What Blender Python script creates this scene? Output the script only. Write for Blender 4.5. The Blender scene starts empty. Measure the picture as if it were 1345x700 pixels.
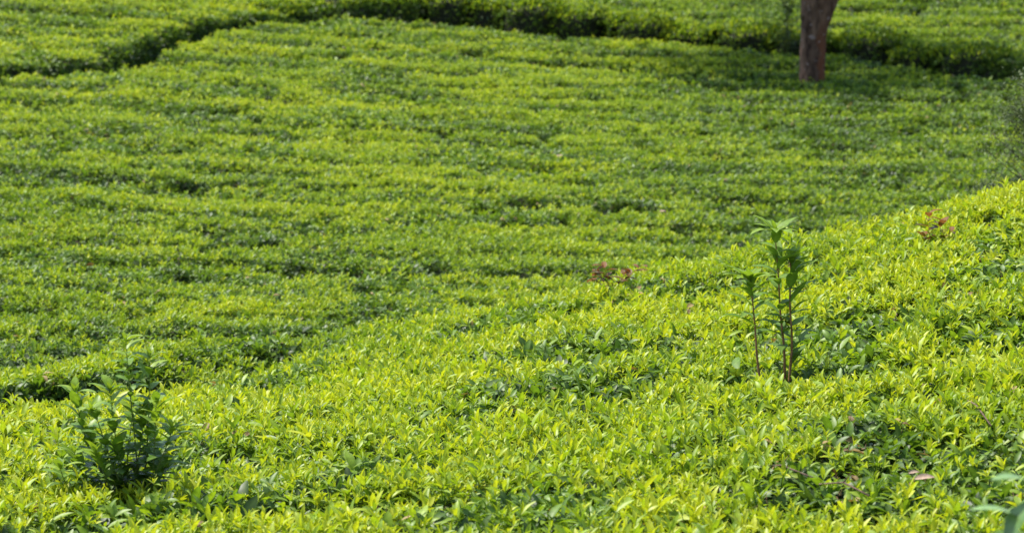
import bpy, bmesh, math, random
import numpy as np
from mathutils import Vector, Matrix
R = math.radians
rng = np.random.default_rng(7)
random.seed(7)
sc = bpy.context.scene
COL = sc.collection

# ------------------------------------------------------------------ camera, sky, sun, exposure
PITCH = R(8.0)
cam_d = bpy.data.cameras.new("camera"); cam = bpy.data.objects.new("camera", cam_d); COL.objects.link(cam)
cam.location = (0, 0, 0); cam.rotation_euler = (R(90) - PITCH, 0, 0)
cam_d.lens = 100; cam_d.sensor_width = 36; cam_d.clip_end = 2000; cam_d.clip_start = 0.1
cam_d.dof.use_dof = True; cam_d.dof.focus_distance = 14.6; cam_d.dof.aperture_fstop = 4.2
sc.camera = cam
SUN_EL, SUN_AZ = R(60), R(-58)            # azimuth: 0 = +y (away from the camera), negative = to the left
w = bpy.data.worlds.new("World"); sc.world = w; w.use_nodes = True
nt = w.node_tree; bg = nt.nodes['Background']; sky = nt.nodes.new('ShaderNodeTexSky')
sky.sky_type = 'NISHITA'; sky.sun_disc = False; sky.sun_elevation = SUN_EL; sky.sun_rotation = SUN_AZ
nt.links.new(sky.outputs[0], bg.inputs[0]); bg.inputs[1].default_value = 0.15
sd = bpy.data.lights.new("sun", 'SUN'); sd.energy = 4.6; sd.angle = R(1.0); sd.color = (1, .96, .88)
sun = bpy.data.objects.new("sun", sd); COL.objects.link(sun)
to_sun = Vector((math.sin(SUN_AZ) * math.cos(SUN_EL), math.cos(SUN_AZ) * math.cos(SUN_EL), math.sin(SUN_EL)))
sun.rotation_euler = to_sun.to_track_quat('Z', 'Y').to_euler(); sun.location = (-10, 20, 30)
sc.view_settings.view_transform = 'Standard'; sc.view_settings.look = 'None'
sc.view_settings.exposure = 0.74; sc.view_settings.gamma = 1; sc.view_settings.use_curve_mapping = False
sc.cycles.max_bounces = 8; sc.cycles.transmission_bounces = 4; sc.cycles.diffuse_bounces = 4

# ------------------------------------------------------------------ noise
def _h(ix, iy, s):
    n = (ix.astype(np.int64) * 374761393 + iy.astype(np.int64) * 668265263 + s * 974634531) & 0xffffffff
    n = ((n ^ (n >> 13)) * 1274126177) & 0xffffffff
    n = n ^ (n >> 16)
    return (n & 0xffffff) / float(0xffffff)
def noise(x, y, s=0):
    x = np.asarray(x, float); y = np.asarray(y, float)
    ix = np.floor(x); iy = np.floor(y); fx = x - ix; fy = y - iy
    fx = fx * fx * (3 - 2 * fx); fy = fy * fy * (3 - 2 * fy)
    a = _h(ix, iy, s); b = _h(ix + 1, iy, s); c = _h(ix, iy + 1, s); d = _h(ix + 1, iy + 1, s)
    return (a + (b - a) * fx) * (1 - fy) + (c + (d - c) * fx) * fy
def fbm(x, y, s=0, o=3):
    t = 0; a = .5; n = 0
    for k in range(o):
        t = t + a * noise(x * 2 ** k, y * 2 ** k, s + k * 17); n += a; a *= .5
    return t / n
def sstep(a, b, x):
    t = np.clip((x - a) / (b - a), 0, 1); return t * t * (3 - 2 * t)

# ------------------------------------------------------------------ the lie of the land
def ray(px, py):
    u = (px - 672.5) / 3736; v = (350 - py) / 3736
    return np.array([u, math.cos(PITCH) + v * math.sin(PITCH), -math.sin(PITCH) + v * math.cos(PITCH)])
def at(px, py, y):
    d = ray(px, py); return d * (y / d[1])
near_pts = [at(*p) for p in [(1345, 700, 10), (672, 700, 10.5), (0, 700, 11.5), (1010, 500, 14.3), (150, 640, 13.2),
            (1345, 250, 19.5), (850, 365, 19.5), (550, 450, 19), (300, 515, 17.2), (1100, 310, 19.5), (0, 575, 15.6)]]
far_pts = [at(*p) for p in [(850, 355, 29), (1067, 108, 42), (1345, 240, 34), (672, 0, 52), (0, 0, 48), (0, 300, 28.5), (0, 540, 18.5),
            (300, 400, 24), (0, 100, 40), (672, 200, 36), (672, 100, 42), (1345, 0, 53), (1345, 100, 43), (300, 470, 19.5), (500, 380, 25.5)]]
def basis_n(x, y): return np.stack([np.ones_like(x), x, y, x * y, x * x], -1)
def basis_f(x, y): return np.stack([np.ones_like(x), x, y, x * y, x * x, y * y], -1)
NP_ = np.array(near_pts); FP_ = np.array(far_pts)
cn = np.linalg.lstsq(basis_n(NP_[:, 0], NP_[:, 1]), NP_[:, 2], rcond=None)[0]
cf = np.linalg.lstsq(basis_f(FP_[:, 0], FP_[:, 1]), FP_[:, 2], rcond=None)[0]
def Ztop(x, y):                                     # height of the plucking table, without the small bumps
    x = np.clip(np.asarray(x, float), -16, 16); y = np.clip(np.asarray(y, float), 1, 66)
    xn = np.clip(x, -4.5, 5.5)
    zn = basis_n(xn, y) @ cn - .06 - .13 * sstep(.9, -1.6, x) * sstep(13.5, 17.5, y)
    yb = 18.9 - 1.6 * sstep(-.5, -2.2, x)
    zn = zn - np.where(y > yb, .050 * (y - yb) ** 2, 0)
    zf = basis_f(np.clip(x, -10, 12), np.clip(y, 14, 66)) @ cf
    d = (zn - zf) / .35
    return zf + .35 * np.logaddexp(0, np.clip(d, -40, 40))
BUSH = .62

# footpaths as polylines in plan (ends found by casting the photo's rays on the land)
def hit(px, py, y0=6., y1=64.):
    d = ray(px, py); t = np.linspace(y0, y1, 3000); x = d[0] / d[1] * t; z = d[2] / d[1] * t
    below = z < Ztop(x, t)
    k = int(np.argmax(below)) if below.any() else len(t) - 1
    return np.array([x[k], t[k], float(Ztop(x[k], t[k]))])
upper_path = [hit(*p) for p in [(-160, 128), (0, 104), (90, 92), (165, 86), (215, 58), (270, 42), (345, 29), (430, 24), (520, 20), (600, 28), (690, 40), (780, 47),
              (870, 56), (990, 64), (1100, 72), (1200, 86), (1310, 99), (1500, 122)]]
low_path = [hit(*p) for p in [(-200, 560), (-60, 553), (40, 549), (120, 538), (210, 522), (300, 496), (350, 482)]]
FADE_X = hit(425, 24)[0]; END_X = hit(1305, 98)[0]
def pdist(x, y, pl):
    best = np.full(np.shape(x), 1e9); side = np.zeros(np.shape(x)); par = np.zeros(np.shape(x)); L = 0
    for a, b in zip(pl[:-1], pl[1:]):
        ab = b[:2] - a[:2]; l2 = ab @ ab
        t = np.clip(((x - a[0]) * ab[0] + (y - a[1]) * ab[1]) / l2, 0, 1)
        dx = x - a[0] - t * ab[0]; dy = y - a[1] - t * ab[1]; d = np.hypot(dx, dy)
        m = d < best
        best = np.where(m, d, best); side = np.where(m, ab[0] * dy - ab[1] * dx, side); par = np.where(m, L + t * math.sqrt(l2), par)
        L += math.sqrt(l2)
    return best, np.sign(side), par

gap_lines = [[hit(*p) for p in l] for l in [[(612, 73), (720, 81), (800, 88), (905, 99)], [(820, 107), (900, 108), (960, 117)], [(18, 141), (85, 143)], [(195, 146), (290, 150), (330, 149)],
    [(300, 76), (430, 78)], [(110, 240), (195, 239)], [(212, 248), (252, 248)], [(275, 245), (350, 247), (440, 250)], [(25, 296), (150, 299)], [(245, 332), (330, 326), (430, 311)], [(500, 246), (640, 256)],
    [(690, 268), (790, 272), (850, 279)], [(0, 238), (45, 236)], [(640, 193), (700, 193)], [(1080, 195), (1130, 199)], [(0, 428), (60, 430)], [(960, 262), (1080, 268)], [(10, 333), (75, 326)],
    [(1110, 30), (1230, 22)], [(900, 10), (1000, 14)], [(60, 4), (150, 5)], [(100, 57), (160, 55)], [(490, 34), (575, 37)], [(1170, 135), (1260, 132)], [(750, 300), (790, 300)], [(470, 100), (520, 101)]]]
def gaps(x, y):
    g = np.zeros(np.shape(x)); wx = .10 * (noise(np.asarray(x) * 2.2, np.asarray(y) * 2.2, 301) - .5)
    for l in gap_lines:
        d, s, p = pdist(x, y, l); tot = sum(np.linalg.norm((b - a)[:2]) for a, b in zip(l[:-1], l[1:]))
        g = np.maximum(g, (1 - sstep(.07, .26, d + wx)) * (.55 + .45 * noise(p * 1.3, p * 0, 307)))
    return g
def terrace(x, y):
    d, s, p = pdist(x, y, upper_path)
    return (.10 + .16 * sstep(FADE_X - .2, FADE_X + 1.2, np.asarray(x, float)) - .12 * sstep(1.2, 2.8, np.asarray(x, float))) * sstep(-.1, .55, d * s)
def rows(x, y):
    """1 in the gaps between the bushes, 0 on the tables"""
    wob = .9 * fbm(x * .22, y * .3, 3, 2) + .35 * noise(x * .9, y * .5, 9)
    v = (y + wob - .06 * x) / 1.12
    g = np.abs(v - np.round(v)) * 1.12
    k = np.round(v)
    gate = fbm(x * .34 + k * 7.3, k * 3.7, 21, 2)
    gap = (1 - sstep(.02, .17, g)) * sstep(.57, .72, gate) * .8
    # short cross gaps, staggered from row to row
    u = (x + 2.7 * noise(k * 1.7, k * .3, 5)) / 1.25
    gu = np.abs(u - np.round(u)) * 1.25
    gap2 = (1 - sstep(.02, .14, gu)) * sstep(.66, .78, noise(np.round(u) * 3.1, np.floor(v) * 2.3, 33)) * .4
    soft = .24 * (1 - sstep(.0, .45, g)) * sstep(.30, .55, fbm(x * .5 + k * 3.1, k * 1.7, 71, 2))
    return np.maximum(np.maximum(np.maximum(gap, gap2), soft), gaps(x, y))
def canopy(x, y):
    x = np.asarray(x, float); y = np.asarray(y, float)
    z = Ztop(x, y) + terrace(x, y)
    z = z + (.17 - .07 * sstep(20, 25, y)) * (fbm(x * .8, y * 1.0, 41, 3) - .5) + .07 * (noise(x * 2.6, y * 2.6, 55) - .5)
    z = z - .33 * rows(x, y) * sstep(17., 21., y) - .07 * rows(x, y) * (1 - sstep(17., 21., y))
    d, s, par = pdist(x, y, upper_path)
    width = .20 + .06 * noise(par * .5, par * 0, 61) + .10 * sstep(FADE_X, FADE_X + 1, x)
    fade = 1 - .8 * (1 - sstep(.2, .9, np.abs(x - FADE_X))) - .9 * sstep(END_X, END_X + .5, x)       # the path is nearly grown over for a stretch
    z = z - BUSH * (.82 + .11 * sstep(FADE_X, FADE_X + 1, x)) * (1 - sstep(width * .72, width * 1.25, d)) * fade
    d, s, par = pdist(x, y, low_path)
    z = z + .10 * (s > 0) * (1 - sstep(.5, 1.6, d)) - .46 * (1 - .75 * sstep(-3.0, -1.7, x)) * (1 - sstep(.16, .50, d + .18 * (noise(x * 2, y * 2, 77) - .5)))
    return z
TREE = hit(1067, 106)

# ------------------------------------------------------------------ materials
def mat(name):
    m = bpy.data.materials.new(name); m.use_nodes = True; n = m.node_tree
    for x in list(n.nodes): n.nodes.remove(x)
    return m, n, n.nodes.new, n.links.new
def leaf_material(name, stops, transl=.40, rough=.46, spec=.38, use_tint=True, warm=(1.12, 1.12, .35), noise_amt=.25):
    """stops: colour ramp over the leaf's age (0 young .. 1 old)"""
    m, n, N, L = mat(name)
    out = N('ShaderNodeOutputMaterial')
    age = N('ShaderNodeAttribute'); age.attribute_name = 'age'
    fac = age.outputs['Fac']
    if use_tint:
        ti = N('ShaderNodeAttribute'); ti.attribute_type = 'INSTANCER'; ti.attribute_name = 'tint'
        ad = N('ShaderNodeMath'); ad.operation = 'ADD'; ad.use_clamp = True
        L(fac, ad.inputs[0]); L(ti.outputs['Fac'], ad.inputs[1]); fac = ad.outputs[0]
    rp = N('ShaderNodeValToRGB'); L(fac, rp.inputs[0])
    cr = rp.color_ramp
    while len(cr.elements) < len(stops): cr.elements.new(.5)
    for e, (p, c) in zip(cr.elements, stops): e.position = p; e.color = (*c, 1)
    tc = N('ShaderNodeTexCoord'); nz = N('ShaderNodeTexNoise'); nz.inputs['Scale'].default_value = 60; nz.inputs['Detail'].default_value = 3
    L(tc.outputs['Object'], nz.inputs['Vector'])
    mr = N('ShaderNodeMapRange'); mr.inputs['To Min'].default_value = 1 - noise_amt; mr.inputs['To Max'].default_value = 1 + noise_amt
    mr.inputs['From Min'].default_value = .3; mr.inputs['From Max'].default_value = .7
    L(nz.outputs['Fac'], mr.inputs['Value'])
    mx = N('ShaderNodeVectorMath'); mx.operation = 'SCALE'; L(rp.outputs[0], mx.inputs[0]); L(mr.outputs[0], mx.inputs['Scale'])
    # pale midrib
    mid = N('ShaderNodeAttribute'); mid.attribute_name = 'rib'
    mm = N('ShaderNodeVectorMath'); mm.operation = 'MULTIPLY_ADD'
    L(mx.outputs[0], mm.inputs[0]); mm.inputs[1].default_value = (1, 1, 1)
    sc_ = N('ShaderNodeVectorMath'); sc_.operation = 'SCALE'; sc_.inputs[0].default_value = (.05, .06, .015); L(mid.outputs['Fac'], sc_.inputs['Scale'])
    L(sc_.outputs[0], mm.inputs[2])
    pb = N('ShaderNodeBsdfPrincipled'); L(mm.outputs[0], pb.inputs['Base Color'])
    pb.inputs['Roughness'].default_value = rough; pb.inputs['Specular IOR Level'].default_value = spec
    tr = N('ShaderNodeBsdfTranslucent')
    tm = N('ShaderNodeVectorMath'); tm.operation = 'MULTIPLY'; L(mm.outputs[0], tm.inputs[0]); tm.inputs[1].default_value = warm
    L(tm.outputs[0], tr.inputs['Color'])
    ms = N('ShaderNodeMixShader'); ms.inputs[0].default_value = transl
    L(pb.outputs[0], ms.inputs[1]); L(tr.outputs[0], ms.inputs[2]); L(ms.outputs[0], out.inputs[0])
    return m
TEA_STOPS = [(0, (.50, .53, .03)), (.22, (.29, .40, .022)), (.5, (.115, .215, .02)), (.78, (.050, .098, .018)), (1, (.028, .054, .016))]
M_TEA = leaf_material("tea_leaf", TEA_STOPS)
M_DARKTEA = leaf_material("shrub_leaf", [(0, (.30, .40, .04)), (.35, (.13, .24, .025)), (.7, (.07, .145, .02)), (1, (.042, .09, .018))], transl=.35, use_tint=False, rough=.40, spec=.25)
M_SAPL = leaf_material("sapling_leaf", [(0, (.25, .36, .05)), (.4, (.13, .235, .03)), (1, (.07, .14, .03))], transl=.42, use_tint=False, rough=.5, spec=.2)
M_RED = leaf_material("red_leaf", [(0, (.22, .068, .02)), (.5, (.13, .07, .02)), (1, (.08, .075, .03))], transl=.35, use_tint=False, warm=(1.3, .9, .7))
M_BLUE = leaf_material("bluish_leaf", [(0, (.21, .34, .10)), (1, (.08, .17, .045))], transl=.22, use_tint=False, rough=.38, warm=(1, 1.1, .6))
M_CROWN = leaf_material("crown_leaf", [(0, (.10, .16, .03)), (1, (.03, .06, .02))], transl=.25, use_tint=False)
M_GREY = leaf_material("grey_leaf", [(0, (.075, .105, .03)), (1, (.035, .06, .018))], transl=.2, use_tint=False, rough=.6, warm=(1, 1, .7))
M_DRY = leaf_material("dry_leaf", [(0, (.55, .36, .28)), (1, (.30, .18, .10))], transl=.2, use_tint=False, warm=(1, .9, .7), rough=.7)

M_LITTER = leaf_material("withered_leaf", [(0, (.36, .25, .09)), (1, (.17, .10, .045))], transl=.25, use_tint=False, warm=(1.1, .9, .5), rough=.6)
def rough_material(name, c1, c2, scale, bump=.4, rough=.9, extra=None, stretch=(1, 1, 1)):
    m, n, N, L = mat(name)
    out = N('ShaderNodeOutputMaterial'); pb = N('ShaderNodeBsdfPrincipled'); L(pb.outputs[0], out.inputs[0])
    pb.inputs['Roughness'].default_value = rough; pb.inputs['Specular IOR Level'].default_value = .25
    tc = N('ShaderNodeTexCoord'); mp = N('ShaderNodeMapping'); mp.inputs['Scale'].default_value = stretch; L(tc.outputs['Object'], mp.inputs[0])
    nz = N('ShaderNodeTexNoise'); nz.inputs['Scale'].default_value = scale; nz.inputs['Detail'].default_value = 8; nz.inputs['Roughness'].default_value = .65
    L(mp.outputs[0], nz.inputs['Vector'])
    rp = N('ShaderNodeValToRGB'); L(nz.outputs['Fac'], rp.inputs[0])
    rp.color_ramp.elements[0].position = .36; rp.color_ramp.elements[0].color = (*c1, 1)
    rp.color_ramp.elements[1].position = .66; rp.color_ramp.elements[1].color = (*c2, 1)
    col = rp.outputs[0]
    if extra: col = extra(n, N, L, tc, col)
    L(col, pb.inputs['Base Color'])
    bp = N('ShaderNodeBump'); bp.inputs['Strength'].default_value = bump; bp.inputs['Distance'].default_value = .02
    L(nz.outputs['Fac'], bp.inputs['Height']); L(bp.outputs[0], pb.inputs['Normal'])
    return m
M_SOIL = rough_material("soil", (.05, .03, .018), (.13, .08, .05), 6)
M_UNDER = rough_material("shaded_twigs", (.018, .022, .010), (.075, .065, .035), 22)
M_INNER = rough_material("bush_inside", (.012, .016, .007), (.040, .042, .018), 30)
M_STEM = rough_material("red_brown_stem", (.19, .095, .04), (.34, .18, .08), 60)
M_GSTEM = rough_material("green_stem", (.10, .14, .03), (.17, .20, .05), 60)
M_WOOD = rough_material("bush_wood", (.07, .055, .04), (.16, .13, .10), 40)
M_TWIG = rough_material("dry_twig", (.09, .055, .04), (.24, .16, .11), 50)
def bark_extra(n, N, L, tc, col):
    # rust-brown strip on the right flank, fading upward, pale lichen flecks, one dark knot scar
    sx = N('ShaderNodeSeparateXYZ'); L(tc.outputs['Object'], sx.inputs[0])
    n2 = N('ShaderNodeTexNoise'); n2.inputs['Scale'].default_value = 4; n2.inputs['Detail'].default_value = 5; L(tc.outputs['Object'], n2.inputs['Vector'])
    ad = N('ShaderNodeMath'); ad.operation = 'MULTIPLY_ADD'; L(n2.outputs['Fac'], ad.inputs[0]); ad.inputs[1].default_value = .30; L(sx.outputs['X'], ad.inputs[2])
    r = N('ShaderNodeMapRange'); r.inputs['From Min'].default_value = .19; r.inputs['From Max'].default_value = .26; L(ad.outputs[0], r.inputs[0])
    rz = N('ShaderNodeMapRange'); rz.inputs['From Min'].default_value = 1.15; rz.inputs['From Max'].default_value = 1.6; rz.inputs['To Min'].default_value = .9; rz.inputs['To Max'].default_value = .12; L(sx.outputs['Z'], rz.inputs[0])
    rm = N('ShaderNodeMath'); rm.operation = 'MULTIPLY'; L(r.outputs[0], rm.inputs[0]); L(rz.outputs[0], rm.inputs[1])
    m1 = N('ShaderNodeMix'); m1.data_type = 'RGBA'; L(rm.outputs[0], m1.inputs['Factor']); L(col, m1.inputs['A']); m1.inputs['B'].default_value = (.14, .046, .018, 1)
    vo = N('ShaderNodeTexNoise'); vo.inputs['Scale'].default_value = 12; vo.inputs['Detail'].default_value = 6; L(tc.outputs['Object'], vo.inputs['Vector'])
    r2 = N('ShaderNodeMapRange'); r2.inputs['From Min'].default_value = .62; r2.inputs['From Max'].default_value = .68; L(vo.outputs['Fac'], r2.inputs[0])
    m2 = N('ShaderNodeMix'); m2.data_type = 'RGBA'; L(r2.outputs[0], m2.inputs['Factor']); L(m1.outputs['Result'], m2.inputs['A']); m2.inputs['B'].default_value = (.22, .16, .145, 1)
    return m2.outputs['Result']
M_BARK = rough_material("grey_bark", (.028, .013, .008), (.19, .112, .074), 9, bump=.9, extra=bark_extra, stretch=(1, 1, .35))

# ------------------------------------------------------------------ mesh helpers
class MB:
    def __init__(s): s.v = []; s.f = []; s.age = []; s.rib = []; s.n = 0
    def add(s, v, f, age, rib=None):
        v = np.asarray(v, float)
        s.v.append(v); s.f += [tuple(i + s.n for i in q) for q in f]
        s.age.append(np.full(len(v), age) if np.isscalar(age) else np.asarray(age)); s.rib.append(np.zeros(len(v)) if rib is None else np.asarray(rib)); s.n += len(v)
    def mesh(s, name, m):
        me = bpy.data.meshes.new(name); me.from_pydata(np.concatenate(s.v).tolist(), [], s.f)
        me.attributes.new('age', 'FLOAT', 'POINT').data.foreach_set('value', np.concatenate(s.age).astype(np.float32))
        me.attributes.new('rib', 'FLOAT', 'POINT').data.foreach_set('value', np.concatenate(s.rib).astype(np.float32))
        me.polygons.foreach_set('use_smooth', [True] * len(me.polygons)); me.materials.append(m); me.update()
        return me
def link(name, me, parent=None, loc=(0, 0, 0)):
    o = bpy.data.objects.new(name, me); COL.objects.link(o); o.location = loc
    if parent: o.parent = parent
    return o
def tag(o, label=None, cat=None, group=None, kind=None):
    if label: o['label'] = label
    if cat: o['category'] = cat
    if group: o['group'] = group
    if kind: o['kind'] = kind
    return o
def unit(v): return v / max(1e-9, np.linalg.norm(v))
def leaf(mb, base, d, up, length, width, curl=.5, fold=.35, age=.5, seg=4, wob=0., shape=.9):
    """a lance-shaped blade from base along d, arching down, folded along the midrib"""
    d = unit(np.asarray(d, float)); up = np.asarray(up, float)
    side = np.cross(d, up)
    if np.linalg.norm(side) < 1e-3: side = np.cross(d, [1, .3, 0])
    side = unit(side); nrm = unit(np.cross(side, d))
    V = []; rib = []; p = np.asarray(base, float); ang = 0
    for i in range(seg + 1):
        t = i / seg
        wd = width * .5 * (math.sin(math.pi * min(1, (t * .94 + .05)) ** shape) ** .85) if i < seg else 0.0
        dd = d * math.cos(ang) - nrm * math.sin(ang); nn = nrm * math.cos(ang) + d * math.sin(ang)
        tw = wob * math.sin(t * 7)
        l = p - side * wd + nn * (wd * fold + tw * width); r = p + side * wd + nn * (wd * fold - tw * width)
        V += [l, p.copy(), r]; rib += [0, 1, 0]
        p = p + dd * (length / seg); ang += curl / seg
    F = []
    for i in range(seg):
        a = 3 * i
        F += [(a, a + 1, a + 4, a + 3), (a + 1, a + 2, a + 5, a + 4)]
    mb.add(V, F, age, rib)
def tube(mb, pts, radii, age=.3, n=6):
    pts = [np.asarray(p, float) for p in pts]; V = []; F = []
    for i, p in enumerate(pts):
        t = unit(pts[min(i + 1, len(pts) - 1)] - pts[max(i - 1, 0)])
        a = unit(np.cross(t, [0.02, 1, 0.05])); b = np.cross(t, a)
        for k in range(n):
            q = 2 * math.pi * k / n; V.append(p + (a * math.cos(q) + b * math.sin(q)) * radii[i])
    for i in range(len(pts) - 1):
        for k in range(n):
            F.append((i * n + k, i * n + (k + 1) % n, (i + 1) * n + (k + 1) % n, (i + 1) * n + k))
    F.append(tuple(range(n))[::-1]); F.append(tuple((len(pts) - 1) * n + k for k in range(n)))
    mb.add(V, F, age)
def rdir(az, el): return np.array([math.cos(az) * math.cos(el), math.sin(az) * math.cos(el), math.sin(el)])
UP = np.array([0, 0, 1.])
U = random.uniform

# ------------------------------------------------------------------ ground
def grid_mesh(name, xs, ys, zf, m):
    X, Y = np.meshgrid(xs, ys); Z = zf(X, Y)
    V = np.stack([X, Y, Z], -1).reshape(-1, 3); nx, ny = len(xs), len(ys)
    i = np.arange(nx - 1)[None, :] + nx * np.arange(ny - 1)[:, None]
    F = np.stack([i, i + 1, i + 1 + nx, i + nx], -1).reshape(-1, 4)
    return V, F
gx = np.concatenate([np.linspace(-300, -18, 16)[:-1], np.arange(-18, 18.01, .5), np.linspace(18, 300, 16)[1:]])
gy = np.concatenate([np.linspace(-120, 0, 8)[:-1], np.arange(0, 68.01, .5), np.linspace(68, 600, 16)[1:]])
V, F = grid_mesh("ground", gx, gy, lambda x, y: Ztop(x, y) + terrace(x, y) - BUSH + .04 * (noise(x * 2, y * 2, 90) - .5), M_SOIL)
me = bpy.data.meshes.new("ground"); me.from_pydata(V.tolist(), [], F.tolist()); me.materials.append(M_SOIL)
me.polygons.foreach_set('use_smooth', [True] * len(me.polygons))
tag(link("ground", me), kind="structure")

# ------------------------------------------------------------------ tea shoots (sources of the stuff objects)
src = bpy.data.collections.new("tea_shoots")
def shoot_flush(k):
    mb = MB(); h = U(.03, .06); lean = rdir(U(0, 6.28), U(.9, 1.5))
    tube(mb, [np.array([0, 0, -.05]), lean * h * .5, lean * h], [.0022, .0018, .0012], .35, 3)
    a0 = U(0, 6.28)
    for i in range(random.choice([3, 4, 4, 5])):
        az = a0 + i * 2.4 + U(-.3, .3); el = 1.28 - i * .22 + U(-.15, .15)
        L_ = U(.050, .066) + i * .008
        leaf(mb, lean * h * (1 - i * .17), rdir(az, el), UP, L_, L_ * U(.24, .33), curl=U(.15, .9), fold=U(.25, .6), age=max(0, .04 + i * .085 + U(-.05, .08)), seg=4, wob=U(0, .04))
    leaf(mb, lean * h, rdir(U(0, 6.28), 1.35), UP, U(.035, .05), .010, curl=.2, fold=.8, age=.03, seg=3)
    return mb
def shoot_mature(k):
    mb = MB(); a0 = U(0, 6.28)
    for i in range(random.choice([4, 5, 6])):
        az = a0 + i * 2.1 + U(-.5, .5); el = U(-.1, .75)
        L_ = U(.068, .10)
        b = rdir(az, .1) * U(.0, .03) + UP * U(-.045, .0)
        leaf(mb, b, rdir(az, el), UP, L_, L_ * U(.36, .46), curl=U(.2, .9), fold=U(.1, .4), age=U(.62, .95), seg=4, wob=U(0, .03))
    return mb
def shoot_mid(k):
    mb = MB(); a0 = U(0, 6.28)
    for i in range(5):
        az = a0 + i * 2.4 + U(-.4, .4); el = U(.2, 1.0)
        L_ = U(.055, .085)
        leaf(mb, UP * U(-.03, .02), rdir(az, el), UP, L_, L_ * U(.32, .42), curl=U(.3, 1.0), fold=U(.2, .5), age=U(.3, .62), seg=4, wob=U(0, .03))
    return mb
def shoot_dry(k):
    mb = MB()
    for i in range(2):
        az = U(0, 6.28); leaf(mb, UP * U(0, .03), rdir(az, U(-.1, .6)), UP, U(.05, .08), U(.02, .03), curl=U(.4, 1.4), fold=U(.2, .6), age=U(0, 1), seg=4, wob=.05)
    tube(mb, [UP * -.06, rdir(U(0, 6.28), 1.0) * .06], [.002, .0015], .9, 3)
    return mb
NF, NM, NO, ND = 12, 8, 10, 3
k = 0
for n, fn in ((NF, shoot_flush), (NM, shoot_mid), (NO, shoot_mature), (ND, shoot_dry)):
    for i in range(n):
        o = bpy.data.objects.new("shoot_%03d" % k, fn(i).mesh("tea_shoot", M_LITTER if fn is shoot_dry else M_TEA)); src.objects.link(o); k += 1

ng = bpy.data.node_groups.new("scatter_shoots", 'GeometryNodeTree')
ng.interface.new_socket("Geometry", in_out='INPUT', socket_type='NodeSocketGeometry')
ng.interface.new_socket("Geometry", in_out='OUTPUT', socket_type='NodeSocketGeometry')
def build_ng():
    N = ng.nodes.new; L = ng.links.new
    gi = N('NodeGroupInput'); go = N('NodeGroupOutput')
    def attr(name, t):
        a = N('GeometryNodeInputNamedAttribute'); a.data_type = t; a.inputs['Name'].default_value = name
        return next(s for s in a.outputs if s.enabled and s.name == 'Attribute')
    sep = N('GeometryNodeSeparateGeometry'); sep.domain = 'POINT'; L(gi.outputs[0], sep.inputs[0]); L(attr('is_shoot', 'BOOLEAN'), sep.inputs[1])
    ci = N('GeometryNodeCollectionInfo'); ci.inputs['Collection'].default_value = src; ci.inputs['Separate Children'].default_value = True; ci.inputs['Reset Children'].default_value = True
    iop = N('GeometryNodeInstanceOnPoints'); L(sep.outputs[0], iop.inputs['Points']); L(ci.outputs[0], iop.inputs['Instance'])
    iop.inputs['Pick Instance'].default_value = True; L(attr('variant', 'INT'), iop.inputs['Instance Index'])
    er = N('FunctionNodeEulerToRotation'); L(attr('rot', 'FLOAT_VECTOR'), er.inputs[0]); L(er.outputs[0], iop.inputs['Rotation'])
    L(attr('size', 'FLOAT'), iop.inputs['Scale'])
    jn = N('GeometryNodeJoinGeometry'); L(sep.outputs[1], jn.inputs[0]); L(iop.outputs[0], jn.inputs[0]); L(jn.outputs[0], go.inputs[0])
build_ng()

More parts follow.
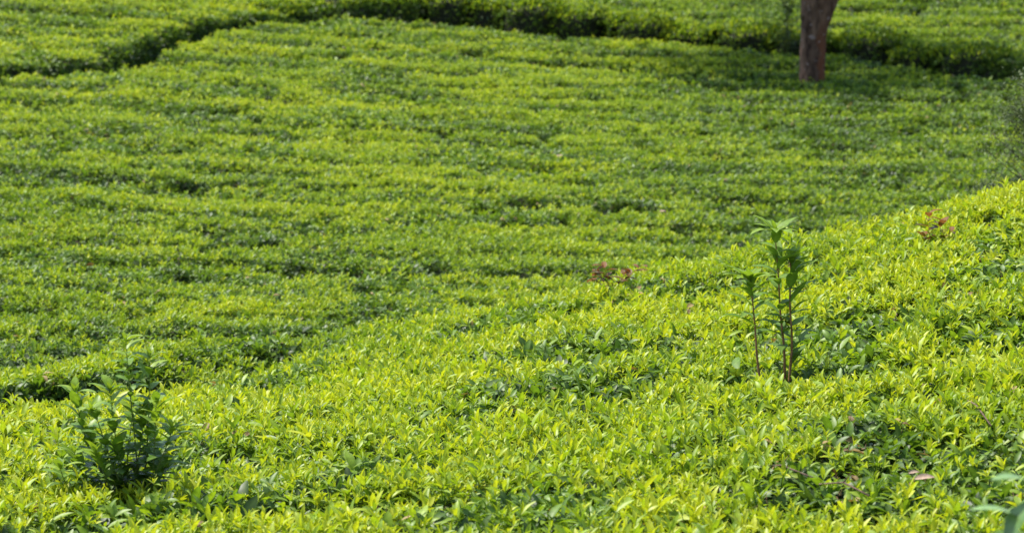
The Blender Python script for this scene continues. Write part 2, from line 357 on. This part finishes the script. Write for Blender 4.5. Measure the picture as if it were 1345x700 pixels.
def make_points(V, F, density_fn, flush_fn):
    """random points on the sheet's triangles with a kind of shoot, turn, size and tint each"""
    tri = np.concatenate([F[:, [0, 1, 2]], F[:, [0, 2, 3]]]); A, B, C_ = V[tri[:, 0]], V[tri[:, 1]], V[tri[:, 2]]
    nr = np.cross(B - A, C_ - A); ar = np.linalg.norm(nr, axis=1) * .5; nr = nr / (2 * ar[:, None] + 1e-12)
    cen = (A + B + C_) / 3
    lam = ar * density_fn(cen[:, 0], cen[:, 1])
    cnt = rng.poisson(lam); idx = np.repeat(np.arange(len(tri)), cnt); n = len(idx)
    r1 = np.sqrt(rng.random(n)); r2 = rng.random(n)
    P = A[idx] * (1 - r1)[:, None] + B[idx] * (r1 * (1 - r2))[:, None] + C_[idx] * (r1 * r2)[:, None]
    nz = np.clip(nr[idx, 2], 0, 1)
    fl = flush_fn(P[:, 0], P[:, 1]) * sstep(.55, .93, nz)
    u = rng.random(n)
    kind = np.where(u < fl, 0, np.where(u < fl + .45 * (1 - fl), 1, 2))
    var = np.where(kind == 0, rng.integers(0, NF, n), np.where(kind == 1, NF + rng.integers(0, NM, n), NF + NM + rng.integers(0, NO, n)))
    dry = rng.random(n) < .007 + .014 * sstep(.58, .68, fbm(P[:, 0] * 1.3, P[:, 1] * 1.3, 131, 2))
    var = np.where(dry, NF + NM + NO + rng.integers(0, ND, n), var)
    P[:, 2] += np.where(kind == 0, rng.normal(.012, .022, n), np.where(kind == 1, rng.normal(-.012, .02, n), rng.normal(-.03, .02, n)))
    tilt = np.where(kind == 0, .28, .35)
    rot = np.stack([rng.normal(0, 1, n) * tilt - nr[idx, 1] * .8, rng.normal(0, 1, n) * tilt + nr[idx, 0] * .8, rng.random(n) * 6.283], -1)
    # euler XYZ turns about x, y then z: keep the spin first by using a small tilt around a random axis
    size = rng.lognormal(0, .22, n) * np.where(kind == 0, 1.0, 1.05)
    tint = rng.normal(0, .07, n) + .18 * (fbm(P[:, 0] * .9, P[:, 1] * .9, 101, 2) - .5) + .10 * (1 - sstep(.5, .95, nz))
    bx = np.round((P[:, 0] + 2.7 * noise(np.round(P[:, 1] / 1.12) * 1.7, P[:, 0] * 0, 5) + .5 * noise(P[:, 0] * 1.5, P[:, 1] * 1.5, 8)) / 1.25); by = np.round((P[:, 1] + .5 * noise(P[:, 0] * 1.2, P[:, 1] * 1.2, 7)) / 1.12)
    tint = tint + .16 * (_h(bx, by, 77) - .5)
    tint = np.where((kind == 0) & (rng.random(n) < .06), tint - .2, tint)
    return P, var, rot, size, tint
def tea_object(name, xs, ys, density_fn, flush_fn, keep_fn, label, scale=1.):
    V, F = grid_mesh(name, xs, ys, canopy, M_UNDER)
    cx = V[F].mean(1)
    F = F[keep_fn(cx[:, 0], cx[:, 1])]
    P, var, rot, size, tint = make_points(V, F, density_fn, flush_fn)
    past = P[:, 1] - brow(P[:, 0]); bl = sstep(.0, 4.5, past + .8 * (fbm(P[:, 0] * 1.5, P[:, 1] * 1.5, 141, 2) - .5))
    size = size * (scale + (.82 - scale) * (1 - bl))
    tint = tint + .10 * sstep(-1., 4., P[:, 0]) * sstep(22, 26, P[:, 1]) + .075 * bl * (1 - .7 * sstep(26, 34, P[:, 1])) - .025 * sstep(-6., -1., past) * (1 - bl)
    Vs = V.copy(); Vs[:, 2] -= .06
    used = np.unique(F); remap = np.full(len(V), -1); remap[used] = np.arange(len(used)); F = remap[F]; Vs = Vs[used]
    nv, npt = len(Vs), len(P)
    me = bpy.data.meshes.new(name)
    me.vertices.add(nv + npt); me.vertices.foreach_set('co', np.concatenate([Vs, P]).astype(np.float32).ravel())
    me.loops.add(F.size); me.loops.foreach_set('vertex_index', F.astype(np.int32).ravel())
    me.polygons.add(len(F)); me.polygons.foreach_set('loop_start', np.arange(0, F.size, 4, dtype=np.int32))
    me.polygons.foreach_set('use_smooth', np.ones(len(F), bool))
    me.update(calc_edges=True)
    def at_(nm, t, arr, key='value'):
        z = np.zeros((nv,) + arr.shape[1:], arr.dtype); me.attributes.new(nm, t, 'POINT').data.foreach_set(key, np.concatenate([z, arr]).ravel())
    at_('is_shoot', 'BOOLEAN', np.ones(npt, bool)); at_('variant', 'INT', var.astype(np.int32)); at_('size', 'FLOAT', size.astype(np.float32))
    at_('tint', 'FLOAT', tint.astype(np.float32)); at_('rot', 'FLOAT_VECTOR', rot.astype(np.float32), 'vector')
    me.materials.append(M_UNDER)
    o = link(name, me); md = o.modifiers.new("shoots", 'NODES'); md.node_group = ng
    print(name, nv, npt)
    return tag(o, label, "tea bushes", kind="stuff")
def inview(x, y, m=1.6): return (np.abs(x) < .183 * y + m) & (y > 7.2)
def side(x, y):
    d, s, p = pdist(x, y, upper_path); return d * s
def flush_near(x, y):
    p = .5 * fbm(x * 1.1, y * .9, 201, 2) + .5 * fbm(x * 3.4, y * 2.6, 203, 2)
    return np.clip(.74 * sstep(.38, .59, p), .04, .9) * (1 - .25 * rows(x, y))
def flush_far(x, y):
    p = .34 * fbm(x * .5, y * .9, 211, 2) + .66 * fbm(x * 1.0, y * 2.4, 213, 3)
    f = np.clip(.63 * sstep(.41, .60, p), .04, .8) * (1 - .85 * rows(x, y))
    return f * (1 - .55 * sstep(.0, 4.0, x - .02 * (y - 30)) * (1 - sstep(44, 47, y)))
HEDGE_X = (hit(548, 22)[0], hit(1300, 98)[0])
BROW = 20.2
def brow(x): return BROW - 4.5 * sstep(-.2, -1.9, x)
xs = np.arange(-5.4, 6.4, .07); ys = np.arange(6.8, 22.0, .07)
tea_object("tea_bushes", xs, ys, lambda x, y: inview(x, y) * 780., flush_near, lambda x, y: (y < brow(x)) & (np.abs(x) < .183 * y + 2.6),
           "bright yellow-green flush of plucked tea bushes covering the sharp near slope", .82)
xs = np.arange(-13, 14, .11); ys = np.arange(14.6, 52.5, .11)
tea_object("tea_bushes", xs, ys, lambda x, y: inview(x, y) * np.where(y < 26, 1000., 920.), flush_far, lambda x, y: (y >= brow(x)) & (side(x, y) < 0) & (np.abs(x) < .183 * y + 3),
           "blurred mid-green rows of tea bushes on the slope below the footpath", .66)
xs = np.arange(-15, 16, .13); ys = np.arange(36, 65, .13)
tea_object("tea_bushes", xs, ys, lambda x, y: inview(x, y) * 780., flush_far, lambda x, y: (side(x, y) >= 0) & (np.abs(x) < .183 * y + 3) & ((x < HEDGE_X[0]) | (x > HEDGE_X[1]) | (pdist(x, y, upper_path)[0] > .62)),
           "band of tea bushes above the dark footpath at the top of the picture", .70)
#@OBJECTS
# ------------------------------------------------------------------ tea bushes along the footpath
def bush_mesh(rx, ry, h, nleaf, seed):
    random.seed(seed)
    mb = MB()
    while nleaf > 0:
        az = U(0, 2 * math.pi); t = U(0, 1)
        e = .55 + .45 * t                                   # squared-off dome: steep sides, flat top
        if random.random() < .55:                           # top
            rr = math.sqrt(random.random()); p = np.array([rx * rr * math.cos(az), ry * rr * math.sin(az), h * (1 - .26 * rr ** 3)]); out = np.array([0, 0, 1.]); top = True
        else:
            z = U(.12, .97); q = (1 - max(0, z - .45) ** 2 * 1.1) * (.86 + .14 * min(1, z / .5))
            p = np.array([rx * q * math.cos(az), ry * q * math.sin(az), h * z]); out = rdir(az, .25); top = z > .85
        p = p * (1 + .34 * (float(fbm(2 + math.cos(az) * 1.6 + p[2] * 1.5, 2 + math.sin(az) * 1.6 + p[2], seed, 3)) - .5)) - out * U(0, .07)
        fl = top and random.random() < .62
        for i in range(3):
            d = unit(out * (1.1 if fl else .5) + rdir(U(0, 6.28), U(-.2, 1.2)) * (.6 if fl else 1))
            L_ = U(.05, .075) if fl else U(.06, .095)
            leaf(mb, p, d, UP, L_, L_ * .4, curl=U(.2, .9), fold=.35, age=(U(.02, .35) if fl else U(.38, .95)), seg=2)
            nleaf -= 1
    return mb.mesh("tea_bush_crown", M_BUSH)
M_BUSH = leaf_material("bush_leaf", TEA_STOPS, use_tint=False)
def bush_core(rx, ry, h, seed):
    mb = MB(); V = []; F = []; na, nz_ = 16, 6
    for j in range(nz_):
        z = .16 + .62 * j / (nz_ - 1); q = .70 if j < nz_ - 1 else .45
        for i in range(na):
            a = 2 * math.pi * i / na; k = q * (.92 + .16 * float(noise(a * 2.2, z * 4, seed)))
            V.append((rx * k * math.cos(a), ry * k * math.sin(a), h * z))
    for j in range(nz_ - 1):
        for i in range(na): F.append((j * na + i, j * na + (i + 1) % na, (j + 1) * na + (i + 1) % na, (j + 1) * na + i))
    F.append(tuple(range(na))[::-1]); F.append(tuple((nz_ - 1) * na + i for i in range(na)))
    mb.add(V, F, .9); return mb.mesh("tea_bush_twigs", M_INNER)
def bush_stems(rx, seed):
    random.seed(seed); mb = MB()
    for i in range(6):
        a = i * 1.05 + U(-.3, .3); b = np.array([.06 * math.cos(a), .06 * math.sin(a), -.08]); e = np.array([rx * .6 * math.cos(a), rx * .6 * math.sin(a), .36])
        tube(mb, [b, b * .6 + e * .35 + UP * .04, e], [.022, .016, .010], n=6)
    return mb.mesh("tea_bush_stems", M_WOOD)
ORD = "first second third fourth fifth sixth seventh eighth ninth tenth eleventh twelfth thirteenth fourteenth fifteenth sixteenth seventeenth eighteenth nineteenth twentieth".split()
kinds = [(bush_mesh(.62, .56, .70, 3000, 11), bush_core(.62, .56, .70, 11), bush_stems(.5, 1)), (bush_mesh(.52, .52, .62, 2600, 12), bush_core(.52, .52, .62, 12), bush_stems(.45, 2)),
         (bush_mesh(.70, .60, .74, 3400, 13), bush_core(.70, .60, .74, 13), bush_stems(.55, 3))]
random.seed(5)
pl = [p for p in upper_path]; seglen = [np.linalg.norm((b - a)[:2]) for a, b in zip(pl[:-1], pl[1:])]
def along(sd_):
    for a, b, l in zip(pl[:-1], pl[1:], seglen):
        if sd_ <= l: t = sd_ / l; d = unit((b - a)[:2]); return (a + (b - a) * t)[:2], d
        sd_ -= l
    return pl[-1][:2], d
S0 = sum(seglen[:8]) - 1.75; S1 = sum(seglen[:16]) - .45
spots = []; q = S0; i_ = 0
while q < S1:
    c, d = along(q); n_ = np.array([-d[1], d[0]]); off = .80 + U(-.06, .12)
    spots.append((c + n_ * off, math.atan2(d[1], d[0]))); q += U(.86, 1.08) if i_ > 4 else .60
    i_ += 1
proto = None
for i, (c, a) in enumerate(spots):
    km = kinds[[0, 1, 2, 0, 2, 1, 2, 0][i % 8]]
    o = link("tea_bush", None, loc=(c[0], c[1], float(Ztop(*c)) + float(terrace(np.array([c[0]]), np.array([c[1]]))[0]) - BUSH + .02)); o.rotation_euler = (0, 0, a + [0, math.pi][i % 2]); s_ = U(.96, 1.08); o.scale = (1.02, 1, s_)
    tag(o, "%s dark-fronted tea bush from the left in the hedge along the upper footpath" % ORD[i] if i < len(spots) - 1 else "last tea bush at the right end of the hedge along the upper footpath", "tea bush", "tea bushes lining the upper footpath")
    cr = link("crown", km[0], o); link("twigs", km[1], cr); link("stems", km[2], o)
print("bushes", len(spots))

# ------------------------------------------------------------------ the shade tree
def bumpy_tube(pts, radii, n, seed, amp=.07, rings=5):
    P = []; Rr = []
    for i in range(len(pts) - 1):
        for k in range(rings):
            t = k / rings; P.append(np.array(pts[i]) * (1 - t) + np.array(pts[i + 1]) * t); Rr.append(radii[i] * (1 - t) + radii[i + 1] * t)
    P.append(np.array(pts[-1])); Rr.append(radii[-1]); P = np.array(P)
    for _ in range(2): P[1:-1] = (P[:-2] + 2 * P[1:-1] + P[2:]) / 4
    V = []; F = []
    for j, p in enumerate(P):
        t = unit(P[min(j + 1, len(P) - 1)] - P[max(j - 1, 0)]); a = unit(np.cross([0, 1, 0.01], t)); b = np.cross(t, a)
        for i in range(n):
            q = 2 * math.pi * i / n
            r = Rr[j] * (1 + amp * 2 * (float(fbm(q * 1.4 if q < math.pi else (2 * math.pi - q) * 1.4 + .0, j * .35, seed, 2)) - .5))
            V.append(p + (a * math.cos(q) + b * math.sin(q)) * r)
    for j in range(len(P) - 1):
        for i in range(n): F.append((j * n + i, j * n + (i + 1) % n, (j + 1) * n + (i + 1) % n, (j + 1) * n + i))
    F.append(tuple(range(n))[::-1]); F.append(tuple((len(P) - 1) * n + i for i in range(n)))
    mb = MB(); mb.add(V, F, .5); return mb
tree = link("shade_tree", None, loc=(TREE[0], TREE[1], TREE[2] - BUSH))
tag(tree, "low-forking tree with grey and rusty-brown bark standing in the tea by the footpath", "tree")
link("trunk", bumpy_tube([(.0, 0, -.1), (0, 0, .25), (-.005, 0, .8), (0, 0, 1.25), (.035, 0, 1.62), (.075, 0, 1.95)], [.26, .225, .197, .195, .225, .25], 28, 4).mesh("trunk", M_BARK), tree)
link("limb", bumpy_tube([(-.02, 0, 1.55), (-.03, .05, 2.1), (-.25, .3, 2.9), (-.7, .9, 4.0), (-1.1, 1.4, 5.0)], [.17, .165, .13, .09, .04], 18, 5).mesh("limb", M_BARK), tree)
link("limb", bumpy_tube([(.09, 0, 1.50), (.30, .02, 2.05), (.62, .15, 2.6), (1.1, .5, 3.5), (1.3, .8, 4.6)], [.16, .155, .13, .09, .04], 18, 6).mesh("limb", M_BARK), tree)
random.seed(21)
shade = hit(1108, 93); cc = np.array(shade) + np.array(to_sun) * (4.1 / to_sun.z) - np.array(tree.location)
mb = MB()
for c in range(130):
    v = rdir(U(0, 6.28), math.asin(U(-1, 1))) * U(.25, 1) ** .5
    ctr = cc + v * np.array([3.2, 2.5, 1.0])
    for i in range(75):
        p = ctr + np.array([random.gauss(0, .26), random.gauss(0, .26), random.gauss(0, .16)])
        L_ = U(.12, .2); leaf(mb, p, rdir(U(0, 6.28), U(-.6, .6)), UP, L_, L_ * .38, curl=U(.2, .8), age=U(0, 1), seg=2)
link("crown", mb.mesh("crown", M_CROWN), tree)

# ------------------------------------------------------------------ single plants
def plant(name, label, cat, px, py, yd=None, group=None, z=None):
    h = hit(px, py) if yd is None else at(px, py, yd)
    o = link(name, None, loc=h); tag(o, label, cat, group)
    return o, np.array(h)
def stem_with_leaves(root, org, pix, yd, r0, mstem, mleaf, nl, L0, wratio, ages, start=.15, el=(.2, .9), curl=(.4, 1.1), seg=6, dy=(0, 0), below=.35, tipwhorl=0, azbias=None, Lprof=None):
    """a stem through photo points at depth yd (+dy), its leaves spiralling up it"""
    n = len(pix)
    P = [at(x, y, yd + dy[0] + (dy[1] - dy[0]) * i / max(1, n - 1)) - org for i, (x, y) in enumerate(pix)]
    P = [P[0] - UP * below + np.array([(P[0] - P[1])[0] * .6, 0, 0])] + P
    # smooth
    Q = [P[0]]
    for a, b in zip(P[:-1], P[1:]): Q += [a * (1 - t) + b * t for t in (.25, .5, .75, 1)]
    Q = np.array(Q); 
    for _ in range(2): Q[1:-1] = (Q[:-2] + 2 * Q[1:-1] + Q[2:]) / 4
    mb = MB(); m = len(Q); tube(mb, Q, [r0 * (1 - .7 * i / (m - 1)) for i in range(m)], n=7)
    st = link("stem", mb.mesh("stem", mstem), root)
    lb = MB(); i0 = 4; vis = m - 1 - i0; a0 = U(0, 6.28)
    for j in range(nl):
        t = start + (1 - start) * (j + .5) / nl; f = i0 + t * vis; k = min(int(f), m - 2); p = Q[k] * (1 - (f - k)) + Q[k + 1] * (f - k)
        az = a0 + j * 2.4 + U(-.35, .35)
        if azbias is not None and random.random() < .5: az = azbias + U(-.9, .9)
        e = el[0] + (el[1] - el[0]) * t + U(-.4, .35)
        L_ = L0 * U(.68, 1.15) * (Lprof(t) if Lprof else 1)
        d = rdir(az, e); leaf(lb, p + d * r0 * .5, d, UP, L_, L_ * wratio * U(.9, 1.1), curl=U(*curl), fold=U(.1, .35), age=np.clip(ages[0] + (ages[1] - ages[0]) * t + U(-.12, .12), 0, 1), seg=seg, wob=U(0, .05))
    for j in range(tipwhorl):
        d = rdir(a0 + j * 2 * math.pi / tipwhorl + U(-.2, .2), U(.35, .75)); L_ = L0 * U(.75, 1.0)
        leaf(lb, Q[-1] - UP * .01, d, UP, L_, L_ * wratio, curl=U(.6, 1.1), fold=.2, age=np.clip(ages[1] + U(-.1, .1), 0, 1), seg=seg)
    if tipwhorl:
        for j in range(3): leaf(lb, Q[-1], rdir(j * 2.1, 1.15), UP, L0 * .42, L0 * .42 * wratio, curl=.4, age=.03, seg=4)
    link("leaves", lb.mesh("leaves", mleaf), st)
    return st

random.seed(34)
o, org = plant("weed_sapling", "tall leafy sapling with three red-brown stems rising above the near tea", "sapling", 1020, 498)
Y = org[1]
stem_with_leaves(o, org, [(999, 503), (994, 468), (992, 431), (989, 401), (987, 378), (985, 366)], Y - .06, .0075, M_STEM, M_SAPL, 17, .17, .37, (.6, .15), start=.40, el=(.1, .8), tipwhorl=6, dy=(0, -.05))
stem_with_leaves(o, org, [(1037, 492), (1041, 450), (1037, 398), (1039, 360), (1038, 342)], Y + .02, .0085, M_STEM, M_SAPL, 24, .155, .36, (.65, .25), start=.06, el=(.5, 1.0), azbias=0., curl=(.1, .7), tipwhorl=3)
stem_with_leaves(o, org, [(1031, 492), (1030, 455), (1027, 430), (1024, 401), (1023, 368), (1020, 335), (1018, 303)], Y + .05, .008, M_STEM, M_SAPL, 26, .165, .37, (.7, .15), start=.10, el=(.2, .8), tipwhorl=8)

random.seed(37)
o, org = plant("tea_shrub", "dark unplucked tea shrub with many glossy-leaved shoots at the lower left", "shrub", 150, 652)
Y = org[1]
for pix, nl in [([(184, 652), (178, 590), (171, 530), (168, 500), (165, 466)], 16), ([(188, 648), (194, 590), (196, 530), (197, 484)], 14), ([(161, 654), (155, 600), (148, 560), (145, 525)], 14),
                ([(140, 654), (122, 610), (105, 560), (98, 526)], 12), ([(120, 650), (96, 628), (80, 606)], 8), ([(194, 648), (210, 610), (222, 585), (226, 570)], 9), ([(96, 650), (84, 632), (79, 618)], 6),
                ([(200, 640), (203, 590), (205, 536)], 11), ([(165, 652), (142, 600), (128, 560), (120, 548)], 12), ([(172, 655), (166, 610), (172, 570), (176, 540)], 12), ([(150, 655), (140, 630), (125, 600)], 9),
                ([(175, 655), (186, 625), (200, 600), (208, 588)], 9), ([(158, 655), (162, 630), (158, 605), (150, 590)], 9),
                ([(130, 655), (116, 635), (104, 618), (98, 600)], 9), ([(186, 655), (205, 632), (220, 615)], 9), ([(145, 655), (132, 618), (118, 585), (112, 572)], 11), ([(170, 655), (180, 615), (188, 575), (186, 552)], 12), ([(155, 655), (150, 625), (136, 595)], 9)]:
    dd = U(-.16, .14); y0_ = pix[0][1]; pix = [(x_, y0_ - (y0_ - y_) * 1.10) for x_, y_ in pix]
    stem_with_leaves(o, org, pix, Y + dd * .4, .0045, M_GSTEM, M_DARKTEA, int(nl * 2.0), .118, .42, (.75, .15), start=.03, el=(.15, .8), curl=(.1, .9), dy=(0, dd), tipwhorl=2, Lprof=lambda t: 1.08 - .25 * t)

def red_weed(name, label, base, yd, tips, nred, seed, group):
    random.seed(seed); o, org = plant(name, label, "red-leaved weed", base[0], base[1], yd, group)
    for tip in tips:
        mid_ = ((base[0] + tip[0]) / 2 + U(-3, 3), (base[1] + tip[1]) / 2 - 4)
        st = stem_with_leaves(o, org, [base, mid_, tip], yd, .004, M_STEM, M_RED, nred * 2, .10, .42, (.9, .1), start=.45, el=(0, .5), curl=(.2, .9), dy=(0, U(-.12, .12)), below=.3)
    return o, org
g = "red-leaved weeds on the brow of the near slope"
b = hit(800, 397)
o, org = red_weed("red_weed", "wine-red leaved weed with two blurred leaf tufts left of the tall sapling, on the brow", (802, 394), b[1] + .1, [(784, 352), (792, 347), (834, 354), (822, 358), (845, 347), (806, 380), (777, 362)], 3, 41, g)
st = stem_with_leaves(o, org, [(800, 394), (799, 380), (797, 368)], b[1], .004, M_STEM, M_DARKTEA, 7, .11, .2, (.95, .8), start=.2, el=(.1, .5), curl=(.6, 1.2))
b = hit(1222, 332)
red_weed("red_weed", "small weed with three bright rust-red leaf tips at the right end of the brow", (1224, 334), b[1], [(1221, 278), (1239, 290), (1212, 304), (1251, 303)], 3, 43, g)

# broad bluish leaves poking out of the flush
random.seed(47)
b = hit(535, 525)
o, org = plant("broadleaf_weed", "single broad bluish-pale leaf poking out of the tea left of centre", "weed", 540, 522, b[1])
mb = MB(); tube(mb, [np.array([.05, .02, -.3]), np.array([.03, .0, -.05]), np.array([-.02, -.02, .045])], [.004, .0035, .003]); link("stem", mb.mesh("stem", M_GSTEM), o)
mb = MB(); leaf(mb, [-.02, -.02, .045], (-.95, -.25, .55), UP, .16, .075, curl=.8, fold=.12, age=.05, seg=8); link("leaf", mb.mesh("leaf", M_BLUE), o)
mb = MB(); leaf(mb, [-.02, -.02, .04], (.8, -.4, -.15), UP, .15, .05, curl=.7, fold=.3, age=.95, seg=8); link("leaf", mb.mesh("leaf", M_DARKTEA), o)

Y = 7.6; b = at(1352, 740, Y)
o = link("broadleaf_weed", None, loc=b); tag(o, "large blurred broad-leaved weed close to the camera in the bottom right corner", "weed")
def near_leaf(a, c, width, m, age, dy=0., curl=.5, up=UP):
    A = at(*a, Y + dy) - b; C_ = at(*c, Y + dy - .03) - b
    mb = MB(); d = C_ - A; leaf(mb, A, d / np.linalg.norm(d) + UP * curl * .5, up, np.linalg.norm(d) * 1.06, width, curl=curl, fold=.12, age=age, seg=8); link("leaf", mb.mesh("leaf", m), o)
mb = MB(); tube(mb, [np.array([.03, 0, -1.0]), np.array([.0, 0, -.2]), at(1350, 690, Y) - b, at(1352, 628, Y) - b], [.008, .007, .005, .004], n=8); link("stem", mb.mesh("stem", M_GSTEM), o)
near_leaf((1352, 632), (1303, 632), .07, M_BLUE, .3, -.02, .7)
near_leaf((1352, 634), (1398, 618), .07, M_BLUE, .4, .0, .7)
near_leaf((1350, 688), (1276, 668), .075, M_BLUE, .05, -.05, .9)
near_leaf((1350, 660), (1322, 710), .08, M_BLUE, .9, -.08, .5)
near_leaf((1350, 668), (1385, 705), .08, M_BLUE, .8, -.02, .6)
near_leaf((1348, 700), (1290, 715), .07, M_SAPL, .8, .04, .6)

# grey feathery shrub at the right edge behind the brow; slim young tree beside the trunk
random.seed(53)
def feathery(name, label, cat, loc, h, spread, nst, nl, leafL):
    o = link(name, None, loc=loc); tag(o, label, cat)
    for k_ in range(nst):
        a = U(0, 6.28); r = spread * U(.2, 1); top = np.array([r * math.cos(a), r * math.sin(a), h * U(.6, 1)]); midp = top * .5 + np.array([-.25 * top[0], -.25 * top[1], 0])
        mb = MB(); tube(mb, [np.array([0, 0, -.1]) + rdir(a, 0) * .03, midp, top], [.009, .007, .003], n=6); st = link("stem", mb.mesh("stem", M_GSTEM), o)
        lb = MB()
        for j in range(nl):
            t = U(.2, 1.0); p = (midp * (t / .5) if t < .5 else midp + (top - midp) * ((t - .5) / .5))
            az = U(0, 6.28); d = rdir(az, U(-.1, .7)); q_ = p + d * U(0, .16)
            leaf(lb, q_, rdir(az + U(-.6, .6), U(-.4, .7)), UP, leafL * U(.7, 1.3), leafL * .34, curl=U(.2, .9), age=U(0, 1), seg=2)
        link("leaves", lb.mesh("leaves", M_GREY), st)
    return o
p = at(1372, 200, 24.0); top = at(1372, 86, 24.0); p[2] = float(Ztop(p[0], p[1])) - BUSH
o = link("edge_shrub", None, loc=p); tag(o, "dark grey-green fine-leaved shrub at the right edge, rising behind the near slope", "shrub")
hh = top[2] - p[2]; mb = MB(); tube(mb, [np.array([0, 0, -.1]), np.array([.04, 0, hh * .5]), np.array([-.02, .02, hh * .95])], [.03, .022, .006], n=8); bb = mb
lb = MB()
for k_ in range(150):
    t = U(.18, 1.0); a = U(0, 6.28); rad = .60 * (math.sin(math.pi * min(1, .12 + .86 * t)) ** .7) * U(.45, 1.08)
    e = np.array([rad * math.cos(a), rad * math.sin(a), hh * t]); b0 = np.array([0, 0, max(.1, e[2] - rad * .8)])
    tube(bb, [b0, (b0 + e) / 2 - UP * .02, e], [.006, .004, .002], n=5)
    for j in range(95):
        q_ = e + np.array([random.gauss(0, .065), random.gauss(0, .065), random.gauss(0, .06)])
        leaf(lb, q_, rdir(U(0, 6.28), U(-.5, .8)), UP, U(.03, .055), U(.010, .018), curl=U(.2, .9), age=U(0, 1), seg=2)
link("stem", bb.mesh("stem", M_WOOD), o); link("leaves", lb.mesh("leaves", M_GREY), o)
p = hit(1033, 66); p[2] -= BUSH
feathery("young_tree", "slim feathery young tree just left of the thick trunk", "young tree", p, 2.2, .12, 3, 210, .10)
p = hit(1062, 187); 
random.seed(59)
o = link("weed_tuft", None, loc=p); tag(o, "small round dark weed tuft in the far tea below the tree", "weed")
mb = MB()
for i in range(420):
    a = U(0, 6.28); e_ = U(0, 1.5); c = rdir(a, e_) * U(.5, 1) * np.array([.17, .15, .22]); leaf(mb, c, rdir(a + U(-.6, .6), U(0, 1.2)), UP, U(.04, .07), .016, curl=.6, age=U(.5, 1), seg=2)
link("leaves", mb.mesh("leaves", M_DARKTEA), o)
mb = MB()
for i in range(5): tube(mb, [np.array([0, 0, -.5]), rdir(i * 1.26, .9) * .14], [.008, .003])
link("stems", mb.mesh("stems", M_WOOD), o)

# dry leaves and twigs lying on the tea
random.seed(61)
for (x, y_, L_, lab) in [(1215, 655, .085, "large pinkish dry leaf lying on the tea by the lower right corner"), (1201, 648, .05, "small pale dry leaf just left of a larger pink one at the lower right"),
                         (870, 288, .09, "pale dry leaf lying on the far tea right of the picture's centre"), (735, 214, .10, "pinkish dry leaf on the far tea above the picture's centre")]:
    p = hit(x, y_); o = None; mb = MB(); leaf(mb, [-L_ / 2, 0, .03], (1, U(-.3, .3), .25), (0, -.6, .8), L_, L_ * .32, curl=.6, fold=.55, age=U(0, .3), seg=6, wob=.06)
    o = link("dry_leaf", mb.mesh("dry_leaf", M_DRY), loc=p + np.array([0, 0, .05])); tag(o, lab, "dry leaf", "dry leaves lying on the tea")
for (a, c, lab) in [((1262, 540), (1300, 578), "brown dry twig leaning out of the tea near the right edge"), ((1075, 655), (1140, 672), "grey dry twig low in the tea at the bottom right"),
                    ((985, 632), (1068, 648), "thin dry twig lying across the bottom tea below the sapling")]:
    p0 = hit(*a); p1 = hit(*c); q0 = np.zeros(3); q1 = p1 - p0
    mb = MB(); mdl = q1 * .5 + np.array([0, 0, .03]); tube(mb, [q0, mdl, q1], [.003, .0035, .0045]); tube(mb, [mdl, mdl + unit(q1) * .05 + np.array([0, -.01, .05])], [.0028, .0015])
    o = link("dry_twig", mb.mesh("dry_twig", M_TWIG), loc=p0 + np.array([0, -.02, .065])); tag(o, lab, "twig", "dry twigs on the near tea")
